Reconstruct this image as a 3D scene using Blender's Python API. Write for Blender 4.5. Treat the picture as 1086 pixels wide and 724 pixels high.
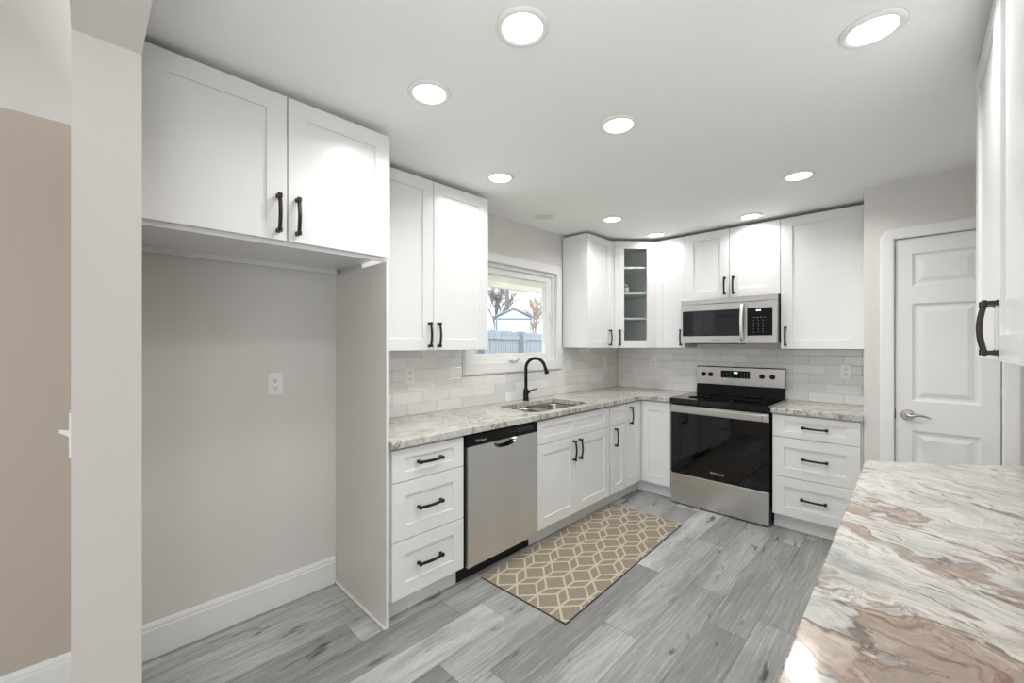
import bpy, bmesh, math, random
from mathutils import Vector, Matrix
random.seed(7)
for o in list(bpy.data.objects): bpy.data.objects.remove(o)
SC = bpy.context.scene
COL = SC.collection
PI = math.pi

# ------------------------------------------------------------------ camera
cam_d = bpy.data.cameras.new('camera')
cam_d.sensor_width = 36.0
cam_d.lens = 440.09 / 1086 * 36
cam_d.shift_y = 2.42 / 1086
cam_d.clip_start = 0.02
cam = bpy.data.objects.new('camera', cam_d)
cam.location = (2.4409, -0.9525, 1.3934)
cam.rotation_euler = (PI / 2, 0, math.radians(44.317))
COL.objects.link(cam)
SC.camera = cam

# ------------------------------------------------------------------ world, light levels, exposure
W = bpy.data.worlds.new('world')
SC.world = W
W.use_nodes = True
bg = W.node_tree.nodes['Background']
bg.inputs[0].default_value = (0.90, 0.95, 1.0, 1)
bg.inputs[1].default_value = 1.5
SC.view_settings.view_transform = 'Standard'
SC.view_settings.look = 'None'
SC.view_settings.gamma = 1
SC.view_settings.use_curve_mapping = False
SC.view_settings.exposure = 1.05
LAMP_STRENGTH = 3.0
LAMP_WATTS = 2.3
LAMP_SPREAD = 150


def area_light(name, loc, rot, sx, sy, power, color):
    l = bpy.data.lights.new(name, 'AREA')
    l.shape = 'RECTANGLE'; l.size = sx; l.size_y = sy; l.energy = power; l.color = color
    o = bpy.data.objects.new(name, l); COL.objects.link(o)
    o.location = loc; o.rotation_euler = rot
    return o


# added fill lamps at the living room window openings, unseen behind the camera
area_light('rear_fill_lamp', (2.6, -4.42, 1.45), (PI / 2, 0, 0), 2.9, 1.6, 9, (0.95, 0.97, 1.0))
area_light('side_fill_lamp', (4.92, -2.7, 1.45), (PI / 2, 0, PI / 2), 2.0, 1.5, 7, (0.95, 0.97, 1.0))
# added fill lamp, unseen behind the camera, aimed up to brighten the kitchen ceiling
area_light('ceiling_fill_lamp', (2.62, -1.16, 1.45), (math.radians(180 - 36), 0, math.radians(36)), .5, .4, 4.0, (1.0, 0.99, 0.97)).data.spread = math.radians(118)

# ------------------------------------------------------------------ measured dimensions
D = 3.261            # range wall
CEIL = 2.43
PX = 2.186           # corner of the pantry wall
PY = 2.668
RX = 2.93            # right wall
XB = 0.5946          # base door plane
XU = 0.295           # wall cabinet door plane
YU = D - XU          # 2.966
YB = 2.668
R1, R3 = 0.8827, 1.6498
ZUB, ZUT = 1.351, 2.403


# ------------------------------------------------------------------ node helper
class NT:
    def __init__(s, name):
        s.m = bpy.data.materials.new(name); s.m.use_nodes = True
        s.t = s.m.node_tree; s.b = s.t.nodes['Principled BSDF']

    def n(s, typ, **k):
        nd = s.t.nodes.new(typ)
        for a, v in k.items(): setattr(nd, a, v)
        return nd

    def put(s, sock, v):
        if isinstance(v, bpy.types.NodeSocket): s.t.links.new(v, sock)
        elif isinstance(v, (int, float)): sock.default_value = v
        elif len(v) == 3 and len(sock.default_value) == 4: sock.default_value = (*v, 1)
        else: sock.default_value = v

    def math(s, op, a, b=0.0, c=None, clamp=False):
        nd = s.n('ShaderNodeMath', operation=op, use_clamp=clamp)
        s.put(nd.inputs[0], a); s.put(nd.inputs[1], b)
        if c is not None: s.put(nd.inputs[2], c)
        return nd.outputs[0]

    def vmath(s, op, a, b):
        nd = s.n('ShaderNodeVectorMath', operation=op)
        s.put(nd.inputs[0], a)
        if op == 'SCALE': s.put(nd.inputs['Scale'], b)
        else: s.put(nd.inputs[1], b)
        return nd.outputs[0]

    def map(s, v, loc=(0, 0, 0), rot=(0, 0, 0), sc=(1, 1, 1)):
        nd = s.n('ShaderNodeMapping')
        s.put(nd.inputs[0], v); nd.inputs[1].default_value = loc; nd.inputs[2].default_value = rot; nd.inputs[3].default_value = sc
        return nd.outputs[0]

    def noise(s, v, scale=5, detail=4, rough=.5, dist=0.0, color=False):
        nd = s.n('ShaderNodeTexNoise')
        s.put(nd.inputs['Vector'], v); nd.inputs['Scale'].default_value = scale; nd.inputs['Detail'].default_value = detail
        nd.inputs['Roughness'].default_value = rough; nd.inputs['Distortion'].default_value = dist
        return nd.outputs[1 if color else 0]

    def ramp(s, f, stops):
        nd = s.n('ShaderNodeValToRGB'); s.put(nd.inputs[0], f)
        e = nd.color_ramp.elements
        while len(e) < len(stops): e.new(0.5)
        for i, (p, c) in enumerate(stops):
            e[i].position = p
            e[i].color = (c, c, c, 1) if isinstance(c, (int, float)) else (*c, 1)
        return nd.outputs[0]

    def mix(s, f, a, b, mode='MIX'):
        nd = s.n('ShaderNodeMix', data_type='RGBA', blend_type=mode)
        s.put(nd.inputs[0], f); s.put(nd.inputs[6], a); s.put(nd.inputs[7], b)
        return nd.outputs[2]

    def obj(s): return s.n('ShaderNodeTexCoord').outputs['Object']

    def attr(s, name): return s.n('ShaderNodeAttribute', attribute_name=name)

    def bump(s, h, strength=.1, dist=.01):
        nd = s.n('ShaderNodeBump'); nd.inputs['Strength'].default_value = strength; nd.inputs['Distance'].default_value = dist
        s.put(nd.inputs['Height'], h); s.t.links.new(nd.outputs[0], s.b.inputs['Normal'])

    def base(s, c, rough=.5, metal=0.0, spec=None, coat=None):
        s.put(s.b.inputs['Base Color'], c); s.put(s.b.inputs['Roughness'], rough); s.b.inputs['Metallic'].default_value = metal
        if spec is not None: s.b.inputs['Specular IOR Level'].default_value = spec
        if coat is not None: s.b.inputs['Coat Weight'].default_value = coat; s.b.inputs['Coat Roughness'].default_value = .03
        return s.m


def lin(r, g, b):
    f = lambda c: (c / 255 / 12.92) if c / 255 <= .04045 else ((c / 255 + .055) / 1.055) ** 2.4
    return (f(r), f(g), f(b))


def paint(name, rgb, rough=.6, bump=.05, scale=220, spec=.4):
    t = NT(name)
    c = lin(*rgb)
    n = t.noise(t.obj(), 1.3, 2)
    col = t.mix(n, tuple(x * .975 for x in c), tuple(min(1, x * 1.025) for x in c))
    t.base(col, rough, spec=spec)
    if bump: t.bump(t.noise(t.obj(), scale, 3), bump, .002)
    return t.m


def plain(name, rgb, rough=.5, metal=0., spec=None, coat=None, nscale=40, namp=.04):
    t = NT(name)
    c = lin(*rgb)
    n = t.noise(t.obj(), nscale, 3)
    col = t.mix(n, tuple(x * (1 - namp) for x in c), tuple(min(1, x * (1 + namp)) for x in c))
    return t.base(col, rough, metal, spec, coat)


M = {}
M['wall'] = paint('greige wall paint', (223, 221, 217))
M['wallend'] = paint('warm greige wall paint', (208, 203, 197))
M['taupe'] = paint('taupe wall paint', (196, 184, 171))
M['ceil'] = paint('textured ceiling paint', (249, 249, 247), .8, .35, 90)
M['cove'] = paint('cream plaster', (226, 223, 216), .75, .1)
M['trim'] = paint('white trim paint', (238, 238, 236), .35, .01)
M['cab'] = paint('white cabinet lacquer', (231, 231, 231), .27, .006, 150, .5)
M['cabin'] = paint('cabinet interior', (246, 248, 246), .45, .01)
M['panelside'] = paint('grey white panel laminate', (226, 223, 218), .3, .01)
M['bronze'] = plain('dark bronze metal', (52, 47, 44), .32, .85)
M['black'] = plain('matte black metal', (22, 22, 23), .35, .5)
M['blackpl'] = plain('black plastic', (10, 10, 13), .22, 0, .25)
M['gap'] = plain('dark recess', (24, 24, 24), .8)
M['white_pl'] = plain('white plastic', (238, 238, 235), .3)
M['slot'] = plain('dark slot', (60, 58, 56), .6)
M['nickel'] = plain('satin nickel', (196, 190, 184), .2, 1.)
M['ring'] = plain('burner print', (58, 58, 62), .4)
M['silver_print'] = plain('silver print', (205, 205, 205), .4, .6)
M['grey_print'] = plain('grey print', (120, 124, 130), .5)
M['vinyl'] = paint('white window vinyl', (240, 240, 237), .3, .0)


def brushed(name, rgb, vertical=False, rough=.27):
    t = NT(name)
    c = lin(*rgb)
    o = t.obj()
    sc = (900, 900, 4) if vertical else (4, 900, 900)
    f = t.noise(t.map(o, sc=sc), 1, 2)
    big = t.noise(t.map(o, sc=(3.5, 3.5, .35)), 1, 2)
    col = t.mix(f, tuple(x * .93 for x in c), tuple(min(1, x * 1.05) for x in c))
    col = t.mix(t.ramp(big, [(.35, .0), (.65, .35)]), col, tuple(x * .82 for x in c))
    t.base(col, t.math('MULTIPLY_ADD', f, .1, rough - .03), 1.)
    t.bump(big, .12, .02)
    return t.m


M['steel'] = brushed('brushed stainless steel', (214, 212, 208))
M['steelv'] = brushed('vertical brushed stainless', (230, 229, 227), True, .38)
M['sink'] = brushed('satin sink steel', (190, 184, 176), False, .24)


def glassblack(name, rgb=(6, 6, 8), rough=.04):
    t = NT(name); c = lin(*rgb)
    n = t.noise(t.obj(), 6, 2)
    return t.base(t.mix(n, c, tuple(x * 1.4 for x in c)), rough, 0, .5)


M['oven'] = glassblack('black oven glass')
M['mwglass'] = glassblack('dark microwave glass', (18, 20, 24), .06)


def clear_glass(name, tint):
    t = NT(name)
    g = t.n('ShaderNodeBsdfGlossy'); g.inputs['Roughness'].default_value = .02
    tr = t.n('ShaderNodeBsdfTransparent'); tr.inputs[0].default_value = (*tint, 1)
    lw = t.n('ShaderNodeLayerWeight'); lw.inputs[0].default_value = .5
    fac = t.math('MULTIPLY_ADD', t.math('POWER', lw.outputs['Facing'], 5.0), .9, .04)
    mx = t.n('ShaderNodeMixShader')
    t.t.links.new(fac, mx.inputs[0]); t.t.links.new(tr.outputs[0], mx.inputs[1]); t.t.links.new(g.outputs[0], mx.inputs[2])
    t.t.links.new(mx.outputs[0], t.t.nodes['Material Output'].inputs[0])
    return t.m


M['glass'] = clear_glass('window glass', (.97, .985, .99))
M['cabglass'] = clear_glass('cabinet door glass', (.93, .95, .94))


def emit(name, rgb, s):
    t = NT(name); t.base(rgb, .5)
    t.b.inputs['Emission Color'].default_value = (*rgb, 1); t.b.inputs['Emission Strength'].default_value = s
    return t.m


M['lamp'] = emit('lit lamp lens', (1.0, .995, .985), LAMP_STRENGTH)
M['lamp_off'] = plain('unlit lamp lens', (225, 225, 222), .4)
M['disp'] = emit('blue display digits', (.25, .6, .9), 1.2)
M['disp_w'] = emit('pale display digits', (.7, .8, .85), .8)


def make_wood():
    t = NT('grey vinyl plank')
    uv = t.n('ShaderNodeUVMap'); uv.uv_map = 'UVMap'
    u = uv.outputs[0]                     # x along the plank, y across, metres, plus a per plank shift
    tone = t.attr('tone').outputs['Fac']
    warp = t.noise(t.map(u, sc=(1.1, 4, 1)), 1, 2, .5, 0, True)
    uw = t.vmath('ADD', u, t.vmath('SCALE', t.vmath('SUBTRACT', warp, (.5, .5, .5)), (.07)))
    grain = t.noise(t.map(uw, sc=(2.6, 105, 1)), 1, 5, .66)
    fine = t.noise(t.map(u, sc=(18, 420, 1)), 1, 3, .6)
    cath = t.n('ShaderNodeTexWave', wave_type='RINGS', rings_direction='SPHERICAL')
    t.put(cath.inputs['Vector'], t.map(uw, sc=(1.1, 9, 1)))
    cath.inputs['Scale'].default_value = 5.5; cath.inputs['Distortion'].default_value = 5; cath.inputs['Detail'].default_value = 3
    cath.inputs['Detail Scale'].default_value = 1.3
    patch = t.noise(t.map(u, sc=(1.5, 7, 1)), 1, 4, .6)
    knot = t.noise(t.map(uw, sc=(4.0, 17, 1)), 1, 3, .55)
    c = t.mix(tone, lin(134, 134, 133), lin(208, 208, 207))
    c = t.mix(t.ramp(patch, [(.36, .6), (.58, 0.)]), c, lin(108, 108, 107))
    c = t.mix(t.ramp(grain, [(.33, .5), (.55, 0.)]), c, lin(116, 115, 115))
    c = t.mix(t.ramp(grain, [(.52, 0.), (.75, .5)]), c, lin(212, 212, 211))
    c = t.mix(t.ramp(cath.outputs[0], [(.0, .25), (.35, 0.)]), c, lin(104, 104, 104))
    c = t.mix(t.ramp(fine, [(.35, .3), (.6, 0.)]), c, lin(112, 112, 111))
    c = t.mix(t.ramp(knot, [(.28, .9), (.38, 0.)]), c, lin(62, 61, 60))
    t.base(c, t.math('MULTIPLY_ADD', grain, .15, .36), 0, .4)
    t.bump(t.math('ADD', grain, fine), .12, .0015)
    return t.m


M['wood'] = make_wood()


def make_stone(name, rot, s, seed, lens=False, amount=0.0, flecky=False, tan3=((132, 111, 97), (164, 144, 128), (196, 183, 170))):
    t = NT(name)
    o = t.map(t.obj(), loc=(seed, seed * .7, 0), rot=(0, 0, rot))
    w1 = t.noise(o, 2.2 * s, 3, .5, 0, True)
    w2 = t.noise(o, 9 * s, 3, .55, 0, True)
    p = t.vmath('ADD', o, t.vmath('SCALE', t.vmath('SUBTRACT', w1, (.5, .5, .5)), .42 / s))
    p = t.vmath('ADD', p, t.vmath('SCALE', t.vmath('SUBTRACT', w2, (.5, .5, .5)), .11 / s))
    st = (1.8, 3.6, 3.0) if lens else (1.4, 5.5, 3.0)
    q = t.map(p, sc=st)
    n1 = t.noise(q, 2.0 * s, 6, .6)
    n2 = t.noise(t.map(q, loc=(7.3, 2.1, 0)), 1.35 * s, 5, .55)
    n3 = t.noise(t.map(q, loc=(1.9, 9.4, 0)), 2.6 * s, 6, .62)
    n4 = t.noise(t.map(p, sc=(3, 26, 8)), 2.0 * s, 4, .6)
    c = t.ramp(n1, [(.30, lin(150, 152, 152)), (.40, lin(186, 187, 184)), (.54, lin(212, 210, 205)), (.68, lin(176, 167, 157))])
    bias = n2
    if lens:       # the strong brown bands sit towards the near end of this slab
        sep = t.n('ShaderNodeSeparateXYZ'); t.put(sep.inputs[0], t.map(p, loc=(-seed * 0, 0, 0)))
        oy = t.n('ShaderNodeSeparateXYZ'); t.put(oy.inputs[0], t.obj())
        near = t.ramp(t.math('MULTIPLY_ADD', oy.outputs[1], -1.0, .5, clamp=True), [(.25, 0.), (.62, 1.)])
        bias = t.math('ADD', n2, t.math('MULTIPLY', near, .15))
    lo = .575 - amount
    tan = t.ramp(bias, [(lo, 0.), (lo + .022, 1.)])
    edge = t.math('SUBTRACT', 1, t.math('MULTIPLY', t.math('ABSOLUTE', t.math('SUBTRACT', bias, lo + .006)), 34 if lens else 55, clamp=True), clamp=True)
    tanc = t.ramp(n3, [(.35, lin(*tan3[0])), (.52, lin(*tan3[1])), (.68, lin(*tan3[2]))])
    c = t.mix(t.math('MULTIPLY', tan, .8), c, tanc)
    c = t.mix(t.math('MULTIPLY', edge, t.ramp(n3, [(.40, 0.), (.56, .9)])), c, lin(92, 76, 68))
    vein = t.math('SUBTRACT', 1, t.math('MULTIPLY', t.math('ABSOLUTE', t.math('SUBTRACT', n3, .5)), 42, clamp=True), clamp=True)
    c = t.mix(t.math('MULTIPLY', vein, t.ramp(n1, [(.40, 0.), (.60, .75)])), c, lin(112, 94, 84))
    c = t.mix(t.ramp(n4, [(.56, 0.), (.72, .55)]), c, lin(160, 146, 136))
    if lens:
        dash = t.noise(t.map(p, loc=(4.4, 0, 0), sc=(6, 30, 8)), 1.5, 4, .55, .4)
        dm = t.noise(t.map(p, loc=(11, 3, 0), sc=(1.5, 2.2, 1)), 3.0, 3, .5)
        c = t.mix(t.math('MULTIPLY', t.ramp(dash, [(.55, 0.), (.64, .85)]), t.ramp(dm, [(.42, .1), (.58, 1.)])), c, lin(128, 103, 90))
        c = t.mix(t.math('MULTIPLY', t.ramp(dash, [(.30, .7), (.40, 0.)]), t.ramp(dm, [(.40, 1.), (.56, .1)])), c, lin(146, 140, 136))
        fz = t.noise(t.map(p, sc=(14, 90, 20)), 1.0, 4, .6)
        c = t.mix(t.ramp(fz, [(.50, 0.), (.68, .45)]), c, lin(146, 128, 118))
    if flecky:
        f = t.noise(t.map(t.obj(), sc=(1, 1, .35)), 34, 5, .7)
        f2 = t.noise(t.obj(), 3.5, 3, .6)
        c = t.mix(t.math('MULTIPLY', t.ramp(f, [(.50, 0.), (.60, .8)]), t.ramp(f2, [(.40, 0.), (.54, 1.)])), c, lin(126, 112, 100))
        c = t.mix(t.math('MULTIPLY', t.ramp(f, [(.34, .6), (.45, 0.)]), t.ramp(f2, [(.36, .2), (.6, 1.)])), c, lin(170, 166, 160))
    t.base(c, .14, 0, .4)
    return t.m


M['stone_pen'] = make_stone('peninsula granite', math.radians(20), 1.15, 3.1, True, -.055)
M['stone'] = make_stone('counter granite', math.radians(-55), 1.25, 8.4, False, -.005, True, ((168, 160, 152), (196, 190, 182), (222, 218, 210)))


def make_tile():
    t = NT('glazed tile')
    tone = t.attr('tone').outputs['Fac']
    o = t.obj()
    c = t.ramp(tone, [(.0, lin(222, 223, 221)), (.3, lin(233, 233, 230)), (.6, lin(243, 242, 239)), (1., lin(232, 226, 217))])
    n = t.noise(t.map(o, sc=(1, 1, 3)), 7, 3)
    c = t.mix(t.ramp(n, [(.35, .0), (.65, .22)]), c, lin(216, 214, 210))
    t.base(c, .16, 0, .5)
    t.bump(t.noise(o, 26, 3), .35, .004)
    return t.m


M['tile'] = make_tile()
M['grout'] = plain('grey grout', (184, 181, 175), .9)


def make_rug(name, a, b, scale=420):
    t = NT(name)
    n = t.noise(t.obj(), scale, 2)
    t.base(t.mix(t.ramp(n, [(.35, 0.), (.65, 1.)]), lin(*a), lin(*b)), .95, 0, .1)
    t.bump(n, .6, .002)
    return t.m


M['rug'] = make_rug('taupe rug pile', (118, 108, 94), (160, 149, 132))
M['rugline'] = make_rug('cream rug pile', (172, 164, 147), (198, 190, 173))


def planky(name, rgb, ax, n=7, dark=.75):
    t = NT(name); c = lin(*rgb)
    sc = [3, 3, 3]; sc[2] = .7
    f = t.noise(t.map(t.obj(), sc=tuple(sc)), n, 4)
    return t.base(t.mix(f, tuple(x * dark for x in c), tuple(min(1, x * 1.15) for x in c)), .85)


M['fence'] = planky('weathered fence wood', (160, 166, 174), 0, 9, .55)
M['shed'] = paint('white shed siding', (225, 232, 242), .7, .1)
M['shedtrim'] = plain('grey shed trim', (120, 132, 148), .6)
M['shedroof'] = plain('pale shingle', (190, 192, 196), .9)
M['bark'] = plain('grey bark', (118, 112, 108), .9)
M['bark2'] = plain('tan bark', (168, 148, 128), .9)
M['ground'] = plain('winter lawn', (150, 150, 130), .95, nscale=3, namp=.2)
M['soffit'] = paint('cream soffit board', (222, 218, 206), .7, .1)


# ------------------------------------------------------------------ mesh helpers
def BM(): return bmesh.new()


def box(bm, x0, x1, y0, y1, z0, z1, mi=0, bev=0.0):
    b = bmesh.new() if bev else bm
    v = [b.verts.new(p) for p in ((x0, y0, z0), (x1, y0, z0), (x1, y1, z0), (x0, y1, z0), (x0, y0, z1), (x1, y0, z1), (x1, y1, z1), (x0, y1, z1))]
    for q in ((0, 3, 2, 1), (4, 5, 6, 7), (0, 1, 5, 4), (1, 2, 6, 5), (2, 3, 7, 6), (3, 0, 4, 7)):
        f = b.faces.new([v[i] for i in q]); f.material_index = mi
    if bev:
        bmesh.ops.bevel(b, geom=b.edges[:], offset=bev, segments=2, affect='EDGES', profile=.5)
        for f in b.faces: f.material_index = mi
        me = bpy.data.meshes.new('t'); b.to_mesh(me); b.free(); bm.from_mesh(me); bpy.data.meshes.remove(me)


def rings(bm, rs, mi=0, capfirst=True, caplast=True, loop=False):
    """rs: list of (x0,x1,z0,z1,y) rectangles bridged one to the next, facing -y"""
    vs = [[bm.verts.new(p) for p in ((a, y, c), (b, y, c), (b, y, d), (a, y, d))] for a, b, c, d, y in rs]
    n = len(vs)
    for i in range(n if loop else n - 1):
        A, B = vs[i], vs[(i + 1) % n]
        for k in range(4):
            f = bm.faces.new((A[k], A[(k + 1) % 4], B[(k + 1) % 4], B[k])); f.material_index = mi
    if capfirst and not loop: bm.faces.new(vs[0][::-1]).material_index = mi
    if caplast and not loop: bm.faces.new(vs[-1]).material_index = mi


def prism(bm, pts, z0, z1, mi=0, axis='z'):
    def P(p, h):
        return {'z': (p[0], p[1], h), 'y': (p[0], h, p[1]), 'x': (h, p[0], p[1])}[axis]
    a = [bm.verts.new(P(p, z0)) for p in pts]; b = [bm.verts.new(P(p, z1)) for p in pts]
    n = len(pts)
    fs = [bm.faces.new(a[::-1]), bm.faces.new(b)] + [bm.faces.new((a[i], a[(i + 1) % n], b[(i + 1) % n], b[i])) for i in range(n)]
    for f in fs: f.material_index = mi


def lathe(bm, prof, c=(0, 0, 0), axis='z', n=24, mi=0, smooth=True):
    """prof: list of (r, h)"""
    R = []
    for r, h in prof:
        ring = []
        for k in range(n):
            a = 2 * PI * k / n
            p = {'z': (r * math.cos(a), r * math.sin(a), h), 'y': (r * math.cos(a), h, r * math.sin(a)), 'x': (h, r * math.cos(a), r * math.sin(a))}[axis]
            ring.append(bm.verts.new((p[0] + c[0], p[1] + c[1], p[2] + c[2])))
        R.append(ring)
    for A, B in zip(R, R[1:]):
        for k in range(n):
            f = bm.faces.new((A[k], A[(k + 1) % n], B[(k + 1) % n], B[k])); f.smooth = smooth; f.material_index = mi
    for ring in (R[0], R[-1]):
        try:
            f = bm.faces.new(ring); f.material_index = mi
        except ValueError: pass


def tube(bm, pts, rad, n=14, mi=0, cap=True):
    pts = [Vector(p) for p in pts]
    rs = rad if isinstance(rad, (list, tuple)) else [rad] * len(pts)
    up = Vector((0, 0, 1)); prev = None; R = []
    for i, p in enumerate(pts):
        t = (pts[min(i + 1, len(pts) - 1)] - pts[max(i - 1, 0)]).normalized()
        if prev is None:
            x = t.cross(up)
            if x.length < .05: x = t.cross(Vector((1, 0, 0)))
            x.normalize()
        else:
            x = (prev - t * prev.dot(t)).normalized()
        prev = x; y = t.cross(x)
        R.append([bm.verts.new(p + (x * math.cos(2 * PI * k / n) + y * math.sin(2 * PI * k / n)) * rs[i]) for k in range(n)])
    for A, B in zip(R, R[1:]):
        for k in range(n):
            f = bm.faces.new((A[k], A[(k + 1) % n], B[(k + 1) % n], B[k])); f.smooth = True; f.material_index = mi
    if cap:
        bm.faces.new(R[0][::-1]).material_index = mi; bm.faces.new(R[-1]).material_index = mi


def obj(name, bm, mats, parent=None, loc=(0, 0, 0), rz=0.0):
    me = bpy.data.meshes.new(name)
    bmesh.ops.recalc_face_normals(bm, faces=bm.faces[:])
    bm.to_mesh(me); bm.free()
    for m in (mats if isinstance(mats, (list, tuple)) else [mats]): me.materials.append(M[m] if isinstance(m, str) else m)
    o = bpy.data.objects.new(name, me); COL.objects.link(o)
    o.location = loc; o.rotation_euler = (0, 0, rz)
    if parent: o.parent = parent
    return o


def tag(o, label, cat, group=None, kind=None):
    o['label'] = label
    if cat: o['category'] = cat
    if group: o['group'] = group
    if kind: o['kind'] = kind
    return o


def thing(name, label, cat, loc=(0, 0, 0), rz=0.0, group=None, kind=None):
    o = bpy.data.objects.new(name, None); COL.objects.link(o)
    o.location = loc; o.rotation_euler = (0, 0, rz); o.empty_display_size = .1
    return tag(o, label, cat, group, kind)


def struct(name, bm, mats, label=None):
    o = obj(name, bm, mats); o['kind'] = 'structure'
    if label: o['label'] = label
    return o


def copy_tree(o, parent=None):
    c = o.copy(); COL.objects.link(c); c.parent = parent
    for ch in [k for k in bpy.data.objects if k.parent == o]: copy_tree(ch, c)
    return c


def text_mesh(name, body, size, mat, parent, loc, rot, extrude=.0003, sx=1.0):
    cu = bpy.data.curves.new(name, 'FONT'); cu.body = body; cu.size = size; cu.extrude = extrude
    cu.align_x = 'CENTER'; cu.align_y = 'CENTER'
    tmp = bpy.data.objects.new('tmp_text', cu); COL.objects.link(tmp)
    dg = bpy.context.evaluated_depsgraph_get()
    me = bpy.data.meshes.new_from_object(tmp.evaluated_get(dg))
    bpy.data.objects.remove(tmp); me.name = name
    me.materials.clear(); me.materials.append(M[mat])
    o = bpy.data.objects.new(name, me); COL.objects.link(o)
    o.parent = parent; o.location = loc; o.rotation_euler = rot; o.scale = (sx, 1, 1)
    return o


# ================================================================== SETTING
# floor of separate vinyl planks
def make_floor():
    me = bpy.data.meshes.new('floor'); bm = bmesh.new()
    uvl = bm.loops.layers.uv.new('UVMap')
    tl = bm.faces.layers.float.new('tone')
    PW, PL = .1828, 1.235
    known = {7: .8625, 8: .27, 9: 1.216 - 1.235, 4: .533, 6: .25, 5: 1.35}
    x0 = 1.318 - 7 * PW
    rnd = random.Random(5)
    i = -1
    k = -1
    while x0 + k * PW < 5.0:
        xa, xb = max(-.0, x0 + k * PW), min(5.0, x0 + (k + 1) * PW)
        off = known.get(k, rnd.random() * PL)
        j = math.floor((-4.5 - off) / PL)
        while off + j * PL < 3.26:
            ya, yb = max(-4.5, off + j * PL), min(3.26, off + (j + 1) * PL)
            if xb > xa and yb > ya:
                e = .0006
                vs = [bm.verts.new(p) for p in ((xa + e, ya + e, 0), (xb - e, ya + e, 0), (xb - e, yb - e, 0), (xa + e, yb - e, 0))]
                f = bm.faces.new(vs)
                f[tl] = min(1, max(0, rnd.gauss(.52, .33)))
                su, sv = rnd.random() * 60, rnd.random() * 60
                for l in f.loops: l[uvl].uv = (l.vert.co.y + su, l.vert.co.x + sv)
            j += 1
        k += 1
    # thin dark bed that shows in the joints, and gives the floor its thickness
    box(bm, 0, 5.0, -4.5, 3.26, -.08, -.0008, 1)
    bm.to_mesh(me); bm.free()
    me.materials.append(M['wood']); me.materials.append(M['gap'])
    o = bpy.data.objects.new('floor', me); COL.objects.link(o)
    o['kind'] = 'structure'; o['label'] = 'grey vinyl plank floor with knots and grain'


make_floor()

# outer (left) wall with the window opening; the living room stretch is taupe
WY0, WY1, WZ0, WZ1 = 1.085, 2.135, 1.235, 2.045
bm = BM()
box(bm, -.12, 0, -.98, WY0, 0, CEIL + .1)
box(bm, -.12, 0, WY1, D + .12, 0, CEIL + .1)
box(bm, -.12, 0, WY0, WY1, 0, WZ0)
box(bm, -.12, 0, WY0, WY1, WZ1, CEIL + .1)
struct('wall_left', bm, 'wall', 'greige kitchen wall with the window')
bm = BM(); box(bm, -.12, 0, -4.62, -.981, 0, 2.75)
struct('wall_living', bm, 'taupe', 'taupe living room wall beyond the partition')
bm = BM(); box(bm, 0.0, RX + .12, D, D + .12, 0, CEIL + .1)
struct('wall_back', bm, 'wall', 'greige wall behind the range')
DX0, DX1, DZ = 2.336, 2.785, 2.0625
bm = BM()      # pantry wall with the door opening
box(bm, PX, DX0, PY, PY + .11, 0, CEIL)
box(bm, DX1, RX, PY, PY + .11, 0, CEIL)
box(bm, DX0, DX1, PY, PY + .11, DZ, CEIL)
box(bm, PX, PX + .11, PY + .11, D, 0, CEIL)
struct('wall_pantry', bm, 'wall', 'greige wall around the pantry door')
bm = BM(); box(bm, RX, RX + .12, -.85, D, 0, CEIL + .1)
struct('wall_right', bm, 'wall', 'greige wall behind the right hand cabinets')
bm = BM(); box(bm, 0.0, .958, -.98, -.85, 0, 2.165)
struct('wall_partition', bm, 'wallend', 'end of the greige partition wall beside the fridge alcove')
bm = BM(); box(bm, 0.0, RX + .12, -.98, -.85, 2.165, 2.75)
struct('wall_header', bm, 'wall', 'header beam over the kitchen opening')
bm = BM(); box(bm, 0, RX + .12, -.85, D, CEIL, CEIL + .1)
struct('ceiling', bm, 'ceil', 'flat off white kitchen ceiling')
# living room shell
bm = BM(); box(bm, 0, 5.1, -4.5, -.98, 2.56, 2.66); struct('ceiling_living', bm, 'cove')
bm = BM()
box(bm, 0, 1.1, -4.62, -4.5, 0, 2.6); box(bm, 4.1, 5.1, -4.62, -4.5, 0, 2.6)
box(bm, 1.1, 4.1, -4.62, -4.5, 0, .6); box(bm, 1.1, 4.1, -4.62, -4.5, 2.3, 2.6)
struct('wall_front', bm, 'taupe')
bm = BM()
box(bm, 5.0, 5.12, -4.5, -3.75, 0, 2.6); box(bm, 5.0, 5.12, -1.65, -.98, 0, 2.6)
box(bm, 5.0, 5.12, -3.75, -1.65, 0, .65); box(bm, 5.0, 5.12, -3.75, -1.65, 2.25, 2.6)
box(bm, RX + .12, 5.12, -.98, -.85, 0, 2.6)
struct('wall_side', bm, 'taupe')
# plaster cove where walls meet the living room ceiling
bm = BM()
r = .28; n = 14; zc0 = 2.275
prev = None
for k in range(n + 1):
    a = PI / 2 * k / n
    x = r * (1 - math.cos(a)); z = zc0 + r * math.sin(a)
    row = [bm.verts.new((x, -4.5, z)), bm.verts.new((x, -.98 - x, z)), bm.verts.new((4.9, -.98 - x, z))]
    if prev:
        for q in (0, 1):
            f = bm.faces.new((prev[q], prev[q + 1], row[q + 1], row[q])); f.smooth = True
    prev = row
struct('trim_1', bm, 'cove', 'curved cream plaster cove above the taupe wall')


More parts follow.
